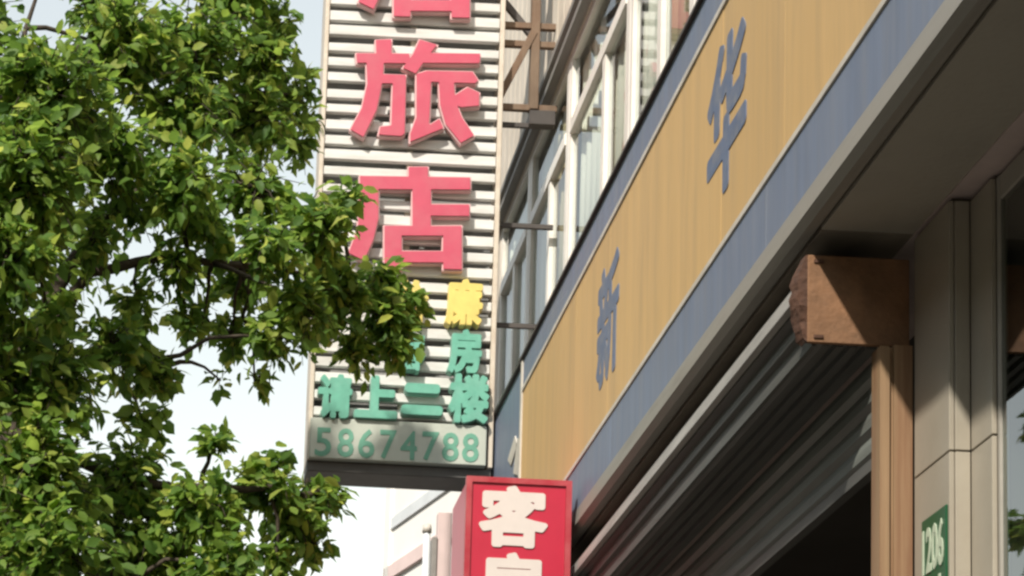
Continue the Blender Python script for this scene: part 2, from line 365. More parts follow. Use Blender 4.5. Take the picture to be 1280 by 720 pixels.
# ================================================================== the setting
def sheet(name, x0, x1, y0, y1, z, m): 
    o = mesh_obj(name, [(x0, y0, z), (x1, y0, z), (x1, y1, z), (x0, y1, z)], [(0, 1, 2, 3)], m); return tag(o, kind='structure')
sheet('ground', -400, 400, -400, 400, -0.14, 'earth')
sheet('road', -10, -2.1, -120, 200, -0.13, 'asphalt')
tag(box('pavement', -1.95, 1.9, -60, 80, -0.135, 0.0, 'paving', bevel=0), kind='structure')
kerb = tag(box('kerb', -2.1, -1.953, -60, 80, -0.135, 0.012, 'kerb', bevel=0.01), kind='structure')
tag(box('far_pavement', -13.0, -10.0, -60, 80, -0.135, 0.0, 'paving', bevel=0), kind='structure')

# ================================================================== the shop building
XF, XW = 1.5, 1.775                                   # fascia face and wall face
Z_SOF, Z_YB, Z_YT, Z_TOP = 3.80, 4.071, 4.833, 4.99
Y_END = 12.3
bld = thing('shop_building', 'beige tiled two storey shop building with a row of white framed windows', 'building', (3.0, 6.0, 0))
Z_SILL, Z_HEAD, Z_ROOF = 5.22, 6.75, 10.2
WY0, WY1 = 3.0, 11.7                                  # window ribbon
box('wall', XW, XW+0.24, 1.0, Y_END, 3.80, Z_SILL, 'pink_sill', bld, 0)
box('wall', XW, XW+0.24, 1.0, Y_END, Z_HEAD, Z_ROOF, 'wall_tile', bld, 0)
box('wall', XW, XW+0.24, 1.0, WY0, Z_SILL, Z_HEAD, 'wall_tile', bld, 0)
box('wall', XW, XW+0.24, WY1, Y_END, Z_SILL, Z_HEAD, 'wall_tile', bld, 0)
box('end_wall', XW+.003, 7.0, Y_END-0.2, Y_END, 0, Z_ROOF-.003, 'wall_tile', bld, 0)
box('end_wall', XW+.003, 7.0, 1.0, 1.2, 0, Z_ROOF-.003, 'wall_tile', bld, 0)
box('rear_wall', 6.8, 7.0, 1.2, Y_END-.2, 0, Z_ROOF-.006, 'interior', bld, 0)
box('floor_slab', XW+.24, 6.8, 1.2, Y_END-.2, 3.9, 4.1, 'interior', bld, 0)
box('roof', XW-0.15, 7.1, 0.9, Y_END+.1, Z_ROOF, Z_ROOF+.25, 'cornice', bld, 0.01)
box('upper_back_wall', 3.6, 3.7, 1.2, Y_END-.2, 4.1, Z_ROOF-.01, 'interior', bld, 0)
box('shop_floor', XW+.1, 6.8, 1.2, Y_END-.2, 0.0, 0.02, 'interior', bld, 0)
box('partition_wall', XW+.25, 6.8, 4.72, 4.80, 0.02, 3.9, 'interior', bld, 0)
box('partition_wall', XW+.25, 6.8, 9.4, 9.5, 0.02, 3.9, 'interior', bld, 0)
box('wall', XW, XW+.24, 9.3, Y_END-.2, 0, 3.80, 'wall_tile', bld, 0)
# tile strips of the wall above the windows: thin vertical relief ribs
boxes('tile_course', [(XW-0.006, XW+0.002, 1.05+0.165*i, 1.05+0.165*i+0.15, Z_HEAD+.16, Z_ROOF-.02) for i in range(int((Y_END-1.1)/0.165))], 'wall_tile', bld)['kind'] = 'stuff'
# window hood: a dark stepped ledge over the ribbon
extrude_profile('window_hood', [(XW, Z_HEAD+.10), (XW-.055, Z_HEAD+.10), (XW-.055, Z_HEAD+.07), (XW-.03, Z_HEAD+.06), (XW-.03, Z_HEAD+.035), (XW-.045, Z_HEAD+.03), (XW-.045, Z_HEAD), (XW, Z_HEAD)], 1.0, Y_END, 'hood', bld)
extrude_profile('window_sill', [(XW, Z_SILL), (XW-.07, Z_SILL-.012), (XW-.07, Z_SILL-.05), (XW, Z_SILL-.05)], 1.0, Y_END, 'pink_sill', bld)
# windows: each with its frame, transom, mullion and panes
Z_TR = 6.34
edges = [WY0, 4.4, 5.8, 7.18, 8.27, 9.62, 10.72, WY1]
mull = [3.7, 5.1, 6.5, 7.73, 8.80, 10.12, 11.2]
for i in range(7):
    y0, y1, ym = edges[i], edges[i+1], mull[i]
    w = box('window', XW+.002, XW+.036, y0, y0+.075, Z_SILL, Z_HEAD, 'white_frame', bld)
    fx0, fx1 = XW+.004, XW+.034
    boxes('frame', [(fx0, fx1, y1-.045, y1, Z_SILL, Z_HEAD), (fx0, fx1, y0+.075, y1-.045, Z_HEAD-.05, Z_HEAD), (fx0, fx1, y0+.075, y1-.045, Z_SILL, Z_SILL+.06)], 'white_frame', w)
    boxes('transom', [(XW-.004, XW+.037, y0+.075, y1-.045, Z_TR-.03, Z_TR+.03)], 'white_frame', w)
    boxes('mullion', [(XW+.001, XW+.035, ym-.03, ym+.03, Z_SILL+.06, Z_TR-.03)], 'white_frame', w)
    for a, b, c, d in ((y0+.075, ym-.03, Z_SILL+.06, Z_TR-.03), (ym+.03, y1-.045, Z_SILL+.06, Z_TR-.03), (y0+.075, y1-.045, Z_TR+.03, Z_HEAD-.05)):
        boxes('pane', [(XW+.022, XW+.025, a, b, c, d)], 'glass_thin', w)
def curtain(y0, y1, z0, z1, x, m, label, amp=0.014, lam=0.13):
    n = max(8, int((y1-y0)/0.018)); vs = []; fs = []
    ph = random.random()*6
    for i in range(n+1):
        y = y0+(y1-y0)*i/n
        for k, z in enumerate((z0, (z0+z1)/2, z1)):
            vs.append((x+amp*math.sin(2*math.pi*y/lam+ph+0.3*k)*(1-.25*k), y, z))
    for i in range(n):
        for k in range(2): fs.append((i*3+k, i*3+k+1, i*3+3+k+1, i*3+3+k))
    o = mesh_obj('curtain', vs, fs, m, None, True); md = o.modifiers.new('thickness', 'SOLIDIFY'); md.thickness = 0.004
    return tag(o, label, 'curtain', 'curtains behind the upstairs windows')
curtain(7.22, 7.73, 5.26, 6.70, XW+.06, 'curtain_tan', 'tan curtain hanging in the upstairs window above the first fascia character')
curtain(7.74, 8.24, 5.26, 6.30, XW+.06, 'curtain_dots', 'cream curtain printed with red and green spots beside the tan curtain upstairs')
curtain(8.34, 9.05, 5.26, 6.30, XW+.06, 'curtain_dots', 'wide cream curtain with red and green spots behind the upstairs window')
curtain(9.07, 9.60, 5.26, 6.70, XW+.065, 'curtain_white', 'narrow white curtain beside the thick window post upstairs')
curtain(9.70, 10.30, 5.26, 6.70, XW+.06, 'curtain_tan', 'tan curtain in the upstairs window close to the hotel sign')
curtain(10.32, 10.70, 5.26, 6.70, XW+.065, 'curtain_white', 'short white curtain next to the tan curtain close to the hotel sign')
curtain(10.80, 11.65, 5.26, 6.70, XW+.06, 'curtain_white', 'white curtain in the last upstairs window behind the hotel sign')
curtain(5.85, 7.15, 5.26, 6.70, XW+.06, 'curtain_white', 'white curtain upstairs over the near end of the yellow fascia')

# buildings the photo does not show but whose mass shades the street: next door behind the viewer, and across the road
nbld = thing('unseen_neighbour_building', 'plain beige building added out of view behind the viewer to shade the street', 'building', (4, -10, 0))
box('wall', XW, 7, -24, 0.99, 0, 9.5, 'wall_tile', nbld, 0); box('unseen_canopy', XF, XW-.002, -24, 1.38, 3.8, 4.95, 'grey_sheet', nbld, 0)
obld = thing('unseen_opposite_building', 'long grey building added out of view across the road to block sky light', 'building', (-17, 0, 0))
box('wall', -22, -13.2, -50, 30, 0, 15, 'paving', obld, 0)
for i in range(17):
    for z0 in (1.0, 4.4, 7.8, 11.2): boxes('window', [(-13.25, -13.19, -48+4.4*i, -45.6+4.4*i, z0, z0+1.8)], 'dark_steel', obld)

# ================================================================== shop fascia
fas = thing('shop_fascia', 'long faded yellow shop fascia with blue borders and two blue characters', 'fascia sign', (XF, 5.5, Z_SOF))
YN, YY = 1.4, 9.09                                     # near end, far end of the yellow field
box('fascia_box', XF+.012, XW-.002, YN, YY+.04, Z_SOF+.02, Z_TOP-.01, 'grey_sheet', fas, 0)
n = 25; wd = (YY-YN)/n
for i in range(n):
    a = YN+wd*i; e = 0.001*random.random()
    box('panel', XF-e, XF+.012, a+.0004, a+wd-.0004, Z_YB+.02, Z_YT-.012, 'yellow', fas, 0)
box('trim', XF-.006, XF+.012, YN, YY, Z_YT-.012, Z_YT+.010, 'trim', fas, .002)
box('trim', XF-.006, XF+.012, YN, YY, Z_YB, Z_YB+.02, 'trim', fas, .002)
box('trim', XF-.008, XF+.012, YY, YY+.035, Z_YB, Z_TOP-.012, 'trim', fas, .002)
for k in range(4):
    a, b = YN+(YY-YN)*k/4, YN+(YY-YN)*(k+1)/4
    box('blue_band', XF-.001, XF+.012, a+.001, b-.001, Z_YT+.010, Z_TOP-.012, 'blue', fas, .001)
    box('blue_band', XF-.001, XF+.012, a+.001, b-.001, 3.885, Z_YB, 'blue', fas, .001)
extrude_profile('top_flashing', [(XW-.002, Z_TOP+.012), (XF-.014, Z_TOP+.002), (XF-.014, Z_TOP-.010), (XF+.01, Z_TOP-.008), (XW-.002, Z_TOP)], YN, YY+.04, 'dark_steel', fas)
extrude_profile('bottom_trim', [(XF-.004, 3.885), (XF+.012, 3.885), (XF+.012, Z_SOF+.018), (XF+.03, Z_SOF+.018), (XF+.03, Z_SOF), (XF+.004, Z_SOF), (XF-.012, Z_SOF+.02)], YN, YY+.04, 'grey_sheet', fas)
# soffit boards
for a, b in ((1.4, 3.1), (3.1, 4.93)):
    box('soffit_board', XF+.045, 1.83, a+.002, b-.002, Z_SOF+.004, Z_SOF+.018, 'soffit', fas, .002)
box('soffit_board', XF+.045, 1.83, 4.932, YY+.04, Z_SOF+.004, Z_SOF+.018, 'gap_shade', fas, .002)  # same soffit, coloured darker to stand in for shade above the housing
on_fascia = lambda yfar, t: None
def char_fascia(ch, ynear, yfar, z0, z1, off=0.034):
    # reading left to right runs towards the camera, so x of the glyph goes from far to near
    font_obj('character', ch, (0, 1, z0, z1), lambda a, b, t: (XF-.0025+t, yfar+(ynear-yfar)*a, b), 0.0024, off, 'blue_letter', fas)
char_fascia('华', 5.45, 5.87, 4.235, 4.715)
char_fascia('新', 7.07, 7.44, 4.225, 4.69)

# neighbouring blue fascia beyond the yellow one
nb = thing('blue_fascia', 'blue fascia panel with white strokes beside the yellow fascia end', 'fascia sign', (XF, 9.9, Z_SOF))
box('panel', XF+.004, XW-.003, YY+.045, 10.75, Z_SOF, Z_TOP-.016, 'blue', nb, .003)
box('top_flashing', XF-.012, XW-.003, YY+.045, 10.75, Z_TOP-.016, Z_TOP+.004, 'dark_steel', nb, .003)
for p in ([(636, 575), (645, 545), (648, 556), (640, 582)], [(643, 592), (648, 548), (652, 548), (648, 594)]):
    q = [on_x(u, v, XF+.004) for u, v in p]
    mesh_obj('stroke', [(XF-.002, a.y, a.z) for a in q]+[(XF+.006, a.y, a.z) for a in q], [(0, 1, 2, 3), (7, 6, 5, 4), (0, 4, 5, 1), (1, 5, 6, 2), (2, 6, 7, 3), (3, 7, 4, 0)], 'trim', nb)

# ================================================================== roller shutter
SH0, SH1 = 4.952, 9.25
sh = thing('roller_shutter', 'dark grey roller shutter housing with brown rusty end plate under the fascia', 'roller shutter', (1.6, 7.0, 3.2))
extrude_profile('housing', [(1.545, 3.745), (1.545, 3.665), (1.515, 3.655), (1.515, 3.63), (1.535, 3.62), (1.535, 3.60), (1.525, 3.595), (1.525, 3.575), (1.54, 3.57), (1.54, 3.525), (1.56, 3.515), (1.575, 3.515), (1.578, 3.525), (1.592, 3.525), (1.595, 3.513), (1.61, 3.513), (1.613, 3.525), (1.627, 3.525), (1.63, 3.512), (1.645, 3.512), (1.648, 3.524), (1.664, 3.524), (1.667, 3.51), (1.695, 3.51), (1.695, 3.745)], SH0+.004, SH1, 'shutter', sh)
extrude_profile('front_lip', [(1.492, 3.668), (1.513, 3.668), (1.513, 3.634), (1.492, 3.634)], SH0+.03, SH1, 'galv', sh)
extrude_profile('lower_lip', [(1.532, 3.524), (1.542, 3.524), (1.542, 3.512), (1.532, 3.512)], SH0+.005, SH1, 'shutter', sh)
ep = box('end_plate', 1.518, 1.772, SH0-.008, SH0+.003, 3.517, 3.745, 'rust_plate', sh, .002)
for x, z in ((1.545, 3.728), (1.545, 3.532)):
    boxes('bolt_slot', [(x-.012, x+.012, SH0-.012, SH0-.0078, z-.004, z+.004)], 'rust_dark', ep)
# torn rusty flange on the street side of the end plate
random.seed(5); pr = [(3.745, 0), (3.725, .012), (3.70, .026), (3.675, .036), (3.655, .031), (3.635, .040), (3.61, .033), (3.59, .029), (3.57, .024), (3.55, .020), (3.53, .012), (3.517, 0)]
vs = [(1.518-d*.55-.004, SH0-.010+random.uniform(-.006, .008), z) for z, d in pr]+[(1.518, SH0-.006, z) for z, d in pr]+[(1.512-d*.8, SH0+.03+random.uniform(-.008, .008), z) for z, d in pr]
k = len(pr); fs = []
for i in range(k-1): fs += [(i, i+1, k+i+1, k+i), (i, 2*k+i, 2*k+i+1, i+1)]
o = mesh_obj('torn_flange', vs, fs, 'rust_dark', ep); md = o.modifiers.new('thickness', 'SOLIDIFY'); md.thickness = 0.004
# curtain slats hanging a little below the housing
z = 3.512
for i in range(4):
    z1 = z; z0 = z-.066
    extrude_profile('slat', [(1.712, z1), (1.706, z1-.02), (1.704, z1-.045), (1.716, z0+.003), (1.724, z0+.003), (1.714, z1-.04), (1.72, z1)], SH0+.03, SH1-.04, 'shutter_green', sh)
    z = z0
extrude_profile('bottom_bar', [(1.70, z), (1.728, z), (1.728, z-.03), (1.70, z-.03)], SH0+.03, SH1-.04, 'shutter', sh)
def guide(y0, y1):
    extr = [(1.692, y0), (1.774, y0), (1.774, y1), (1.692, y1)]
    g = boxes('guide_rail', [(1.692, 1.716, y0, y1, 0, 3.51), (1.728, 1.774, y0+.004, y1, 0, 3.515)], 'rail', sh); boxes('web', [(1.716, 1.728, y0+.012, y0+.03, 0, 3.51)], 'rail', g)
    return g
guide(4.925, 4.985); guide(SH1-.04, SH1+.04)

# ================================================================== pillar and shop window on the right
pil = thing('tiled_pillar', 'beige tiled pillar between roller shutter and shop window', 'pillar', (XW+.1, 4.75, 0))
box('core', XW+.012, XW+.24, 4.702, 4.918, 0, 3.798, 'grout', pil, 0)
box('core', XW+.062, XW+.24, 4.568, 4.702, 0, 3.796, 'grout', pil, 0)
zs = [0.01, .77, 1.37, 1.97, 2.57, 3.172, 3.79]
for i in range(6):
    a, b = zs[i]+.002, zs[i+1]-.002
    box('tile', XW, XW+.012, 4.692, 4.918, a, b, 'tile', pil, .0015)
    box('tile', XW+.0135, XW+.049, 4.690, 4.702, a, b, 'tile', pil, .0015)
    box('tile', XW+.050, XW+.062, 4.566, 4.690, a+.0005, b, 'tile', pil, .0015)
box('gap_shade_strip', XW+.004, XW+.1, 4.919, 4.93, 0, 3.79, 'gap_shade', pil, 0)  # dark strip standing in for the shaded gap beside the guide rail
swn = thing('shop_window', 'tall shop window with grey frame reflecting sky and trees', 'shop window', (1.87, 3.3, 0))
for y0_, y1_ in ((4.548, 4.564), (3.168, 3.23), (1.92, 1.98)):
    box('frame_post', 1.836, 1.858, y0_, y1_, 0.02, 3.79, 'alu_frame', swn, .003)
for z in (0.05, 3.76):
    for a, b in ((1.98, 3.168), (3.23, 4.548)): box('rail', 1.838, 1.857, a, b, z-.03, z+.03, 'alu_frame', swn, .003)
for a, b in ((1.98, 3.168), (3.23, 4.548)):
    boxes('pane', [(1.842, 1.848, a, b, .082, 3.728)], 'glass', swn)
npz = thing('house_number_plate', 'small green enamel plate with pale numbers on the tiled pillar', 'number plate', (XW, 4.775, 2.95))
box('plate', XW-.006, XW, 4.700, 4.856, 2.84, 3.045, 'plate_green', npz, .002)
pl = lambda a, b, t: (XW-.0085+t, a, b)
font_obj('digits', '1206', (4.846, 4.712, 2.905, 3.018), pl, .002, 0.022, 'plate_white', npz)
font_obj('small_digits', '101', (4.83, 4.73, 2.852, 2.888), pl, .002, 0.022, 'plate_white', npz)

# ================================================================== hotel blade sign
SY = 9.9; SX0, SX1 = 0.60, 1.468; SZ0 = 4.71; SZT = 8.05
hs_ = thing('hotel_sign', 'tall white slatted hotel blade sign with red, yellow and green raised characters', 'sign', (1.03, SY+.12, SZ0))
box('frame_post', SX0-.022, SX0, SY-.004, SY+.25, SZ0, SZT, 'sign_frame', hs_)
box('frame_post', SX1, SX1+.024, SY-.004, SY+.25, SZ0, SZT, 'sign_frame', hs_)
box('frame_top', SX0-.022, SX1+.024, SY-.004, SY+.25, SZT, SZT+.03, 'sign_frame', hs_)
box('frame_post', 1.02, 1.05, SY+.034, SY+.07, SZ0+.2, SZT-.001, 'sign_frame', hs_)
box('back_panel', SX0, SX1, SY+.13, SY+.145, SZ0+.02, SZT-.002, 'sign_back', hs_, 0)
box('bottom_beam', SX0-.02, SX1+.02, SY+.014, SY+.246, SZ0-.055, SZ0-.003, 'beam', hs_, .004)
z = SZ0+.225; i = 0; pitch = 0.0835
while z+.06 < SZT:
    dz = random.uniform(-.005, .005); th = 0.051+random.uniform(-.006, .004)
    extr = [(SY, z+dz), (SY, z+dz+th), (SY+.03, z+dz+th), (SY+.03, z+dz)]
    sl = box('slat', SX0+.001, SX1-.001, SY+random.uniform(0, .004), SY+.032, z+dz, z+dz+th, 'slat', hs_, .004)
    z += pitch; i += 1
# characters: traced strokes (photo pixels -> points on the sign plane)
YL = SY-.05
def trace(polys, sc, ox, oy): 
    out = []
    for q in polys: out.append([(lambda p: (p.x, p.z))(on_y(ox+x*sc, oy+y*sc, YL)) for x, y in q])
    return out
LV = [[(288, 160), (362, 157), (362, 235), (292, 238)],
      [(208, 214), (436, 216), (436, 264), (212, 262)],
      [(250, 240), (332, 240), (326, 330), (302, 450), (245, 568), (183, 532), (232, 440), (254, 340)],
      [(310, 300), (422, 303), (416, 548), (400, 562), (298, 556), (308, 514), (352, 510), (358, 346), (310, 346)],
      [(470, 157), (552, 182), (505, 240), (458, 308), (396, 280), (440, 222)],
      [(490, 213), (726, 216), (722, 264), (480, 262)],
      [(455, 300), (500, 286), (692, 290), (718, 330), (702, 346), (455, 338)],
      [(455, 300), (526, 300), (516, 505), (556, 480), (576, 527), (428, 588), (430, 545), (455, 480)],
      [(546, 320), (617, 320), (622, 410), (650, 480), (702, 556), (640, 592), (575, 512), (552, 430)],
      [(668, 352), (722, 378), (720, 438), (640, 444), (600, 425), (606, 392)]]
DN = [[(405, 55), (490, 55), (490, 112), (405, 112)], [(214, 90), (656, 96), (656, 152), (214, 150)],
      [(216, 95), (296, 95), (296, 260), (276, 345), (238, 432), (168, 398), (206, 300)],
      [(420, 110), (502, 110), (500, 300), (420, 300)], [(480, 202), (652, 202), (652, 256), (480, 254)],
      [(310, 285), (622, 287), (622, 332), (310, 332)], [(310, 285), (387, 285), (386, 460), (310, 458)],
      [(540, 285), (622, 285), (622, 466), (540, 464)], [(312, 384), (620, 386), (620, 438), (312, 436)]]
def big_char(polys, dz):
    put = lambda x, y, t: (x, YL+t, y+dz)
    c = plate_mesh('character', stroke_loops(polys, 0.0, 0.0045), put, 0.004, 0.036, 'pink_edge', hs_)
    plate_mesh('face', stroke_loops(polys, -0.0065, 0.0045), put, -0.004, 0.006, 'red_letter', c)
    boxes('stand_off', [(x-.008, x+.008, YL+.034, SY+.006, z+dz-.008, z+dz+.008) for x, z in [(sum(p[0] for p in q)/len(q), sum(p[1] for p in q)/len(q)) for q in polys[:4]]], 'beam', c)
T_LV = trace(LV, 280/916, 380, 0); T_DN = trace(DN, 280/877, 380, 190)
zc = lambda T: max(p[1] for q in T for p in q)
big_char(T_LV, 0); big_char(T_DN, 0); big_char(T_DN, 2*(zc(T_LV)-zc(T_DN))-.02)
def small_char(ch, u0, u1, v0, v1, mf, me_, off=0.044):
    a = on_y(u0, v1, YL); b = on_y(u1, v0, YL)
    c = font_obj('character', ch, (a.x, b.x, a.z, b.z), lambda x, z, t: (x, YL+.006+t, z), .052, off+.014, me_, hs_)
    font_obj('face', ch, (a.x+.003, b.x-.003, a.z+.003, b.z-.003), lambda x, z, t: (x, YL-.002+t, z), .010, off, mf, c)
small_char('价', 492, 537, 350, 404, 'yellow_letter', 'yellow_edge'); small_char('廉', 556, 605, 349, 406, 'yellow_letter', 'yellow_edge')
small_char('客', 496, 533, 414, 463, 'green_letter', 'green_edge'); small_char('房', 559, 604, 412, 466, 'green_letter', 'green_edge')
small_char('请', 396, 442, 468, 522, 'green_letter', 'green_edge'); small_char('上', 442, 499, 470, 522, 'green_letter', 'green_edge', .05)
small_char('二', 501, 555, 480, 518, 'green_letter', 'green_edge', .09); small_char('楼', 560, 613, 468, 528, 'green_letter', 'green_edge')
pn = box('number_panel', SX0-.012, SX1-.012, SY-.03, SY+.02, SZ0, SZ0+.205, 'panel_white', hs_, .004)
us = [393, 421, 447, 474, 500, 527, 552, 577]
for d, u in zip('58674788', us):
    v = 553+(u-395)*.04; a = on_y(u, v+17, SY-.03); b = on_y(u+22, v-18, SY-.03)
    font_obj('digit', d, (a.x, b.x, a.z, b.z), lambda x, z, t: (x, SY-.033+t, z), .005, .016, 'digit', pn)
# steel bracket between sign and wall
br = thing('sign_bracket', 'rusty angle steel bracket holding the hotel sign to the wall', 'bracket', (1.66, SY+.12, 6.5))
XP = 1.665
box('post', XP-.022, XP+.022, SY+.09, SY+.15, 6.64, 8.1, 'rust_steel', br)
for z, m in ((6.655, 'rust_steel'), (7.0, 'rust_steel'), (7.1, 'rust_steel'), (7.6, 'rust_steel')):
    bar('arm', (SX1+.022, SY+.12, z), (XW+.01, SY+.12, z), .03, .03, m, br)
bar('brace', (SX1+.022, SY+.10, 6.70), (XP-.01, SY+.10, 7.06), .035, .03, 'rust_steel', br)
bar('brace', (SX1+.022, SY+.13, 7.25), (XP-.01, SY+.13, 7.05), .03, .03, 'dark_steel', br)
bar('brace', (SX1+.022, SY+.10, 7.35), (XP-.01, SY+.10, 7.7), .035, .03, 'rust_steel', br)
for z in (6.57, 6.03, 5.5): bar('arm', (SX1+.022, SY+.14, z), (XW+.01, SY+.14, z), .022, .022, 'dark_steel', br)
box('shoe', XP-.02, XW+.002, SY+.095, SY+.145, 6.56, 6.638, 'dark_steel', br)

# ================================================================== red lightbox sign
BY = 7.7; BX0, BX1, BZ0, BZ1 = 1.064, 1.468, 3.28, 3.985
lb = thing('lightbox_sign', 'red lightbox sign with white characters projecting from the fascia', 'sign', (1.27, BY, BZ0))
box('case', BX0+.004, BX1-.004, BY+.012, BY+.42, BZ0+.004, BZ1-.004, 'box_red', lb, .012)
boxes('rim', [(BX0, BX0+.022, BY, BY+.03, BZ0, BZ1), (BX1-.022, BX1, BY, BY+.03, BZ0, BZ1), (BX0+.022, BX1-.022, BY, BY+.03, BZ1-.022, BZ1), (BX0+.022, BX1-.022, BY, BY+.03, BZ0, BZ0+.022)], 'box_rim', lb)
box('face', BX0+.0225, BX1-.0225, BY+.008, BY+.011, BZ0+.0225, BZ1-.0225, 'box_red', lb, 0)
lbp = lambda x, z, t: (x, BY+.0035+t, z)
a = on_y(598, 682, BY); b = on_y(686, 609, BY)
font_obj('character', '客', (a.x, b.x, a.z, b.z), lbp, .005, .045, 'char_white', lb)
font_obj('character', '房', (a.x+.005, b.x-.01, a.z-.262, b.z-.262), lbp, .005, .045, 'char_white', lb)
for z in (3.42, 3.84): box('mount', BX1-.006, XW, BY+.12, BY+.16, z-.02, z+.02, 'dark_steel', lb)

# ================================================================== beyond: white building, pipes
A0 = on_y(484, 690, 18.0); dirv = Vector((-math.sin(math.radians(14)), math.cos(math.radians(14)), 0)); nrm = Vector((math.cos(math.radians(14)), math.sin(math.radians(14)), 0))
wb = thing('white_building', 'pale white building with thin grey and pink ledges beyond the hotel sign', 'building', (A0.x+1.5, 16, 0))
def wbox(name, s0, s1, n0, n1, z0, z1, m):
    P = lambda s, n_, z: Vector((A0.x, A0.y, 0))+dirv*s+nrm*n_+Vector((0, 0, z))
    return mesh_obj(name, [P(s, q, z) for s in (s0, s1) for q in (n0, n1) for z in (z0, z1)], BF, m, wb)
wbox('wall', -4.6, 0, 0, 5, 0, 9.0, 'white_wall')
def z_at(u, v):     # height on the white facade through a photo pixel
    d = ray(u, v); o = EYE-Vector((A0.x, A0.y, 0)); t = -(o.dot(nrm))/d.dot(nrm); return (EYE+d*t).z
zb = z_at(515, 638); zp = z_at(508, 704)
wbox('ledge', -4.6, .0, -.02, 0.0, zb-.05, zb+.05, 'band_grey')
wbox('ledge', -4.6, .0, -.03, 0.0, zp-.06, zp+.06, 'band_pink')
wbox('ledge', -4.6, .03, -.05, 0.0, 8.8, 9.02, 'band_grey')
wbox('corner_pilaster', -.12, .02, -.03, -.0, 0, 8.8, 'white_wall')
for s in (-4.2, -3.1, -2.0, -.9):
    for z0 in (2.2,):
        wbox('window_frame', s, s+.7, -.015, 0.0, zp-1.5, zp-.4, 'band_grey')
p = on_y(534, 660, 12.6)
pp = thing('grey_pipe', 'slim grey vent pipe with pale cap behind the red lightbox', 'pipe', (p.x, p.y, 0))
tube('shaft', [(p.x, p.y, 0), (p.x, p.y, p.z-.03)], [.022, .022], 'band_grey', pp); tube('cap', [(p.x, p.y, p.z-.03), (p.x, p.y, p.z+.02)], [.03, .026], 'trim', pp)
a = on_y(548, 640, 11.6); b = on_y(563, 720, 11.6)
ns = thing('narrow_sign', 'narrow pinkish grey blade sign edge behind the red lightbox', 'sign', (a.x, 11.6, 0))
box('panel', a.x, b.x, 11.6, 11.68, 3.0, a.z, 'band_pink', ns); box('edge', a.x-.03, a.x-.001, 11.59, 11.69, 3.0, a.z-.15, 'cornice', ns)
box('post', a.x+.02, a.x+.06, 11.681, 11.72, 0, a.z-.1, 'dark_steel', ns); box('wall_arm', b.x-.002, XW+.05, 11.62, 11.66, 3.3, 3.34, 'dark_steel', ns)

# ================================================================== street tree
random.seed(21)
TB = Vector((-1.2, 7.6, 0))
tree = thing('street_tree', 'leafy green street tree on the pavement partly covering the hotel sign', 'tree', TB)
FORK = on_y(20, 470, 7.6)
clumps = [  # photo u, v, distance y, radius px, leaves weight
 (-70, 40, 7.20, 120, 1), (55, 120, 6.90, 105, 1.1), (150, 60, 7.75, 90, 1), (250, 55, 8.15, 85, 1), (325, 75, 8.35, 62, 1), (230, 140, 7.85, 85, 1), (315, 150, 8.35, 75, 1.1),
 (130, 5, 8.05, 60, 0.8), (300, -10, 8.35, 70, 1), (365, 110, 8.65, 38, 0.8), (370, 180, 8.75, 36, 0.6), (345, 30, 8.55, 40, 0.7), (385, 150, 8.85, 22, 0.45),
 (35, 225, 6.70, 100, 1.1), (135, 195, 7.45, 85, 1), (230, 225, 7.40, 62, 0.95), (320, 240, 7.80, 68, 0.95), (395, 285, 7.55, 58, 1.1), (420, 360, 7.85, 62, 1.3), (480, 400, 8.05, 46, 1.2),
 (375, 390, 7.55, 58, 0.9), (300, 345, 8.00, 55, 0.9), (255, 285, 7.70, 55, 0.8), (170, 260, 7.70, 50, 0.6), (170, 385, 7.80, 42, 0.6), (230, 400, 7.70, 34, 0.5), (340, 310, 7.35, 50, 0.9), (60, 400, 7.20, 55, 0.7), (475, 350, 8.05, 32, 1), (445, 440, 8.05, 30, 1), (508, 385, 8.10, 26, 0.9), (492, 425, 8.05, 30, 0.9), (440, 250, 7.75, 26, 0.5),
 (15, 330, 6.60, 75, 0.9), (-40, 440, 6.80, 110, 1), (55, 480, 6.90, 85, 1), (150, 440, 7.40, 62, 0.85), (195, 480, 7.60, 38, 0.7), (215, 330, 7.60, 50, 0.55), (120, 300, 7.40, 55, 0.55),
 (290, 420, 8.00, 36, 0.6), (318, 478, 8.10, 22, 0.35), (340, 425, 7.45, 40, 0.7), (255, 395, 7.80, 30, 0.35), (275, 475, 7.90, 14, 0.25),
 (35, 600, 6.80, 105, 1.1), (60, 700, 6.70, 100, 1.1), (155, 600, 7.20, 75, 0.9), (180, 690, 7.20, 90, 1.1), (255, 640, 7.05, 65, 1), (280, 710, 6.95, 62, 1), (330, 610, 7.35, 52, 0.95),
 (370, 655, 7.45, 44, 0.9), (395, 620, 7.55, 34, 0.8), (270, 556, 7.15, 26, 0.6), (340, 575, 7.35, 20, 0.5), (420, 615, 7.65, 16, 0.5), (390, 680, 7.55, 22, 0.6), (345, 700, 7.35, 34, 0.7), (180, 530, 7.40, 35, 0.4),
 # outside the frame
 (-220, 150, 7.9, 140, .4), (-220, 420, 7.7, 140, .4), (-200, 680, 7.4, 140, .4), (20, -110, 8.2, 100, .4), (170, -90, 8.2, 90, .5), (-160, -150, 8.2, 120, .35), (60, 830, 7.2, 120, .6), (230, 800, 7.6, 90, .6),
 (-420, 300, 8.0, 150, .25), (-380, 0, 8.2, 140, .25), (-100, 300, 9.2, 150, .6), (60, 300, 9.6, 120, .35)]
br_v, br_f = [], []
def add_tube(pts, rads, sides):
    v, f = tube_vf(pts, rads, sides); k = len(br_v); br_v.extend(v); br_f.extend(tuple(i+k for i in q) for q in f)
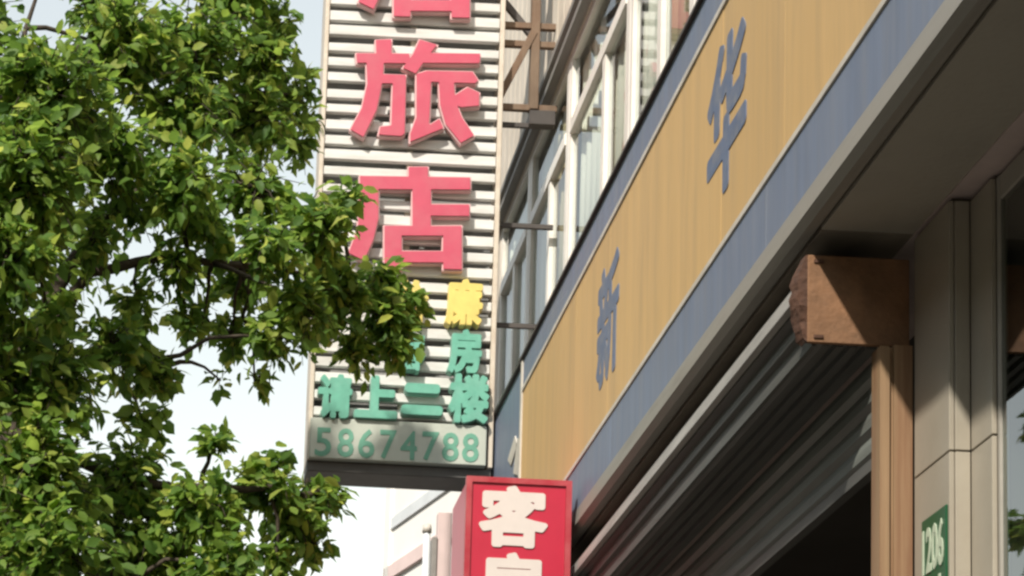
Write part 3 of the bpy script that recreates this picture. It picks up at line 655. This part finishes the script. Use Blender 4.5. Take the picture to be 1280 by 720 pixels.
def bent(a, b, n, wob):
    a, b = Vector(a), Vector(b); L = (b-a).length; out = []
    for i in range(n+1):
        t = i/n; p = a.lerp(b, t); p.z += 0.12*L*math.sin(math.pi*t)*0.6
        if 0 < i < n: p += Vector([random.uniform(-1, 1) for _ in range(3)])*wob*L
        out.append(p)
    return out
# main limbs (the two dark ones seen against the sky among them)
limbs = {}
def limb(pix, y, r0, r1, start):
    pts = [Vector(start)]+[on_y(u, v, yy) for (u, v), yy in zip(pix, y)]
    fine = []
    for i in range(len(pts)-1):
        for k in range(3): fine.append(pts[i].lerp(pts[i+1], k/3)+Vector([random.uniform(-.008, .008) for _ in range(3)]))
    fine.append(pts[-1]); n = len(fine)
    add_tube(fine, [r0+(r1-r0)*i/(n-1) for i in range(n)], 7); return fine
nodes = []
nodes += limb([(50, 400), (95, 320), (160, 250), (235, 190), (310, 120)], [7.6, 7.65, 7.8, 8.1, 8.4], .042, .008, FORK)
nodes += limb([(70, 415), (110, 340), (200, 322), (300, 330), (400, 350), (480, 385)], [7.6, 7.6, 7.65, 7.75, 7.9, 8.05], .030, .006, FORK)
nodes += limb([(-20, 350), (-30, 200), (20, 80), (60, -60)], [7.5, 7.5, 7.6, 7.8], .04, .004, FORK)
nodes += limb([(60, 560), (150, 600), (250, 610), (340, 610), (400, 620)], [7.3, 7.2, 7.2, 7.3, 7.5], .028, .008, FORK)
nodes += limb([(60, 470), (150, 440), (200, 460)], [7.4, 7.5, 7.6], .025, .007, FORK)
nodes += limb([(-100, 420), (-220, 380), (-380, 250)], [7.5, 7.4, 7.7], .045, .012, FORK)
nodes += limb([(40, 620), (90, 700), (200, 780)], [7.1, 7.0, 7.4], .03, .008, FORK)
nodes += limb([(0, 400), (-60, 250), (-100, 60), (-160, -150)], [7.7, 7.8, 7.6, 7.6], .05, .012, FORK)
leaf_T = []
lv = [(0, 0, 0), (.22, .20, .018), (.60, .255, .012), (1, 0, -.06), (.60, -.255, .012), (.22, -.20, .018), (.3, 0, -.012), (.65, 0, -.025)]
lf = [(0, 6, 1), (1, 6, 7, 2), (2, 7, 3), (0, 5, 6), (5, 4, 7, 6), (4, 3, 7)]
for (u, v, y, rp, wgt) in clumps:
    c = on_y(u, v, y); r = rp*y/F_PX
    src = min(nodes, key=lambda q: (q-c).length+0.15*random.random())
    pts = bent(src, c, 4, .05); add_tube(pts, [.012, .010, .008, .006, .004], 5)
    ntw = int(wgt*(9+(rp/13.5)**2*2.5)); base = pts
    for t in range(ntw):
        d = Vector((random.gauss(0, 1), random.gauss(0, 1), random.gauss(0, .9))).normalized()
        rad = r*random.uniform(.55, 1.05)
        tip = c+d*rad*1.0
        st = c+d*rad*random.uniform(0.0, .45)+Vector([random.uniform(-.25, .25)*r for _ in range(3)])
        tw = [st, st.lerp(tip, .5)+Vector((0, 0, .02)), tip+Vector((0, 0, -.025))]
        bs = min(base[2:], key=lambda q: (q-st).length)
        if (bs-st).length < .16: add_tube([bs, st], [.004, .003], 3)
        add_tube(tw, [.0032, .0025, .0012], 3)
        nl = random.randint(6, 10)
        for i in range(nl):
            s = (i+random.random())/nl; p = (tw[0].lerp(tw[1], s*2) if s < .5 else tw[1].lerp(tw[2], s*2-1))
            p = p+Vector([random.gauss(0, .014) for _ in range(3)])
            ax = (d*.5+Vector((random.gauss(0, .75), random.gauss(0, .75), random.gauss(-.35, .5)))).normalized()
            nz = Vector((random.gauss(-.15, .55), random.gauss(-.4, .5), random.gauss(.75, .5))).normalized()
            sd = nz.cross(ax)
            if sd.length < .05: continue
            sd.normalize(); nz = ax.cross(sd); L = random.uniform(.042, .074)
            leaf_T.append((p, ax, sd*random.uniform(.8, 1.25), nz, L*random.choice((.75, 1, 1, 1.1))))
# the 300 leaves that show largest (nearest, on the free outline) become single objects
def vis(q):
    u, v = to_px(q[0]); inside = 5 < u < 560 and 5 < v < 715
    return (0 if not inside else q[4]/q[0].y)
sc_ = [vis(q)*(1.0 if to_px(q[0])[0] > 230 else .93) for q in leaf_T]
order = sorted(range(len(leaf_T)), key=lambda i: -sc_[i]); single = set(order[:300])
leaf_me = bpy.data.meshes.new('leaf'); leaf_me.from_pydata(lv, [], lf); leaf_me.materials.append(MT['leaf']); leaf_me.polygons.foreach_set('use_smooth', [True]*len(lf)); leaf_me.update()
cv = np.array(lv); BEND = [-.12, 0, .1, .22, .32, .15, .45]
leaf_ms = []
for bd in BEND[1:6:2]+[.1]:
    q = leaf_me.copy(); leaf_ms.append(q)
    for v in q.vertices: v.co.z += -bd*v.co.x**2+abs(bd)*.9*abs(v.co.y)
tb = Vector(tree.location)
crown = None
P_ = []
for i, (p, ax, sd, nz, L) in enumerate(leaf_T):
    if i in single: continue
    B = np.array([ax, sd, nz])*L; cw = cv.copy(); bd = BEND[i % 7]; cw[:, 2] += -bd*cw[:, 0]**2+abs(bd)*.9*np.abs(cw[:, 1]); P_.append(cw@B+np.array(p-tb))
nL = len(P_); vsn = np.concatenate(P_)
me = bpy.data.meshes.new('foliage'); me.from_pydata(vsn.tolist(), [], [tuple(k*8+j for j in f) for k in range(nL) for f in lf])
me.polygons.foreach_set('use_smooth', [True]*len(me.polygons)); me.update()
crown = link('foliage', me, 'leaf', tree); crown['kind'] = 'stuff'
for i in order[:300]:
    p, ax, sd, nz, L = leaf_T[i]
    o = bpy.data.objects.new('leaf', leaf_ms[i % len(leaf_ms)]); C.objects.link(o); o.parent = tree
    Mx = Matrix((ax*L, sd*L, nz*L)).transposed().to_4x4(); Mx.translation = p-tb; o.matrix_local = Mx
tube('trunk', [TB+Vector((0, 0, -.05)), TB+Vector((.0, .0, .3)), TB+Vector((.06, 0, 1.4)), TB+Vector((.22, .02, 2.6)), TB+(FORK-TB)*.85+Vector((.08, 0, .1)), FORK], [.15, .125, .105, .09, .075, .06], 'bark', tree, 12)
mesh_obj('branches', br_v, br_f, 'bark', tree, True)
print('leaves', len(leaf_T))

# unseen street trees added to cut the sky light; they also show in the glass
for k, (dx, dy) in enumerate(((-.3, -9.2), (-.2, -15.5), (-.4, -22.0), (-9.2, -6.0), (-9.0, -14.0))):
    t2 = thing('street_tree', ('first', 'second', 'third', 'first', 'second')[k]+(' leafy street tree added out of view behind the viewer along the shop pavement' if dx > -1 else ' leafy street tree added out of view in the row on the far pavement'), 'tree', TB+Vector((dx, dy, 0)), 'unseen street trees added behind the viewer' if dx > -1 else 'unseen street trees added on the far pavement')
    for ch in [c for c in tree.children if not c.name.startswith('leaf')]:
        o = ch.copy(); C.objects.link(o); o.parent = t2
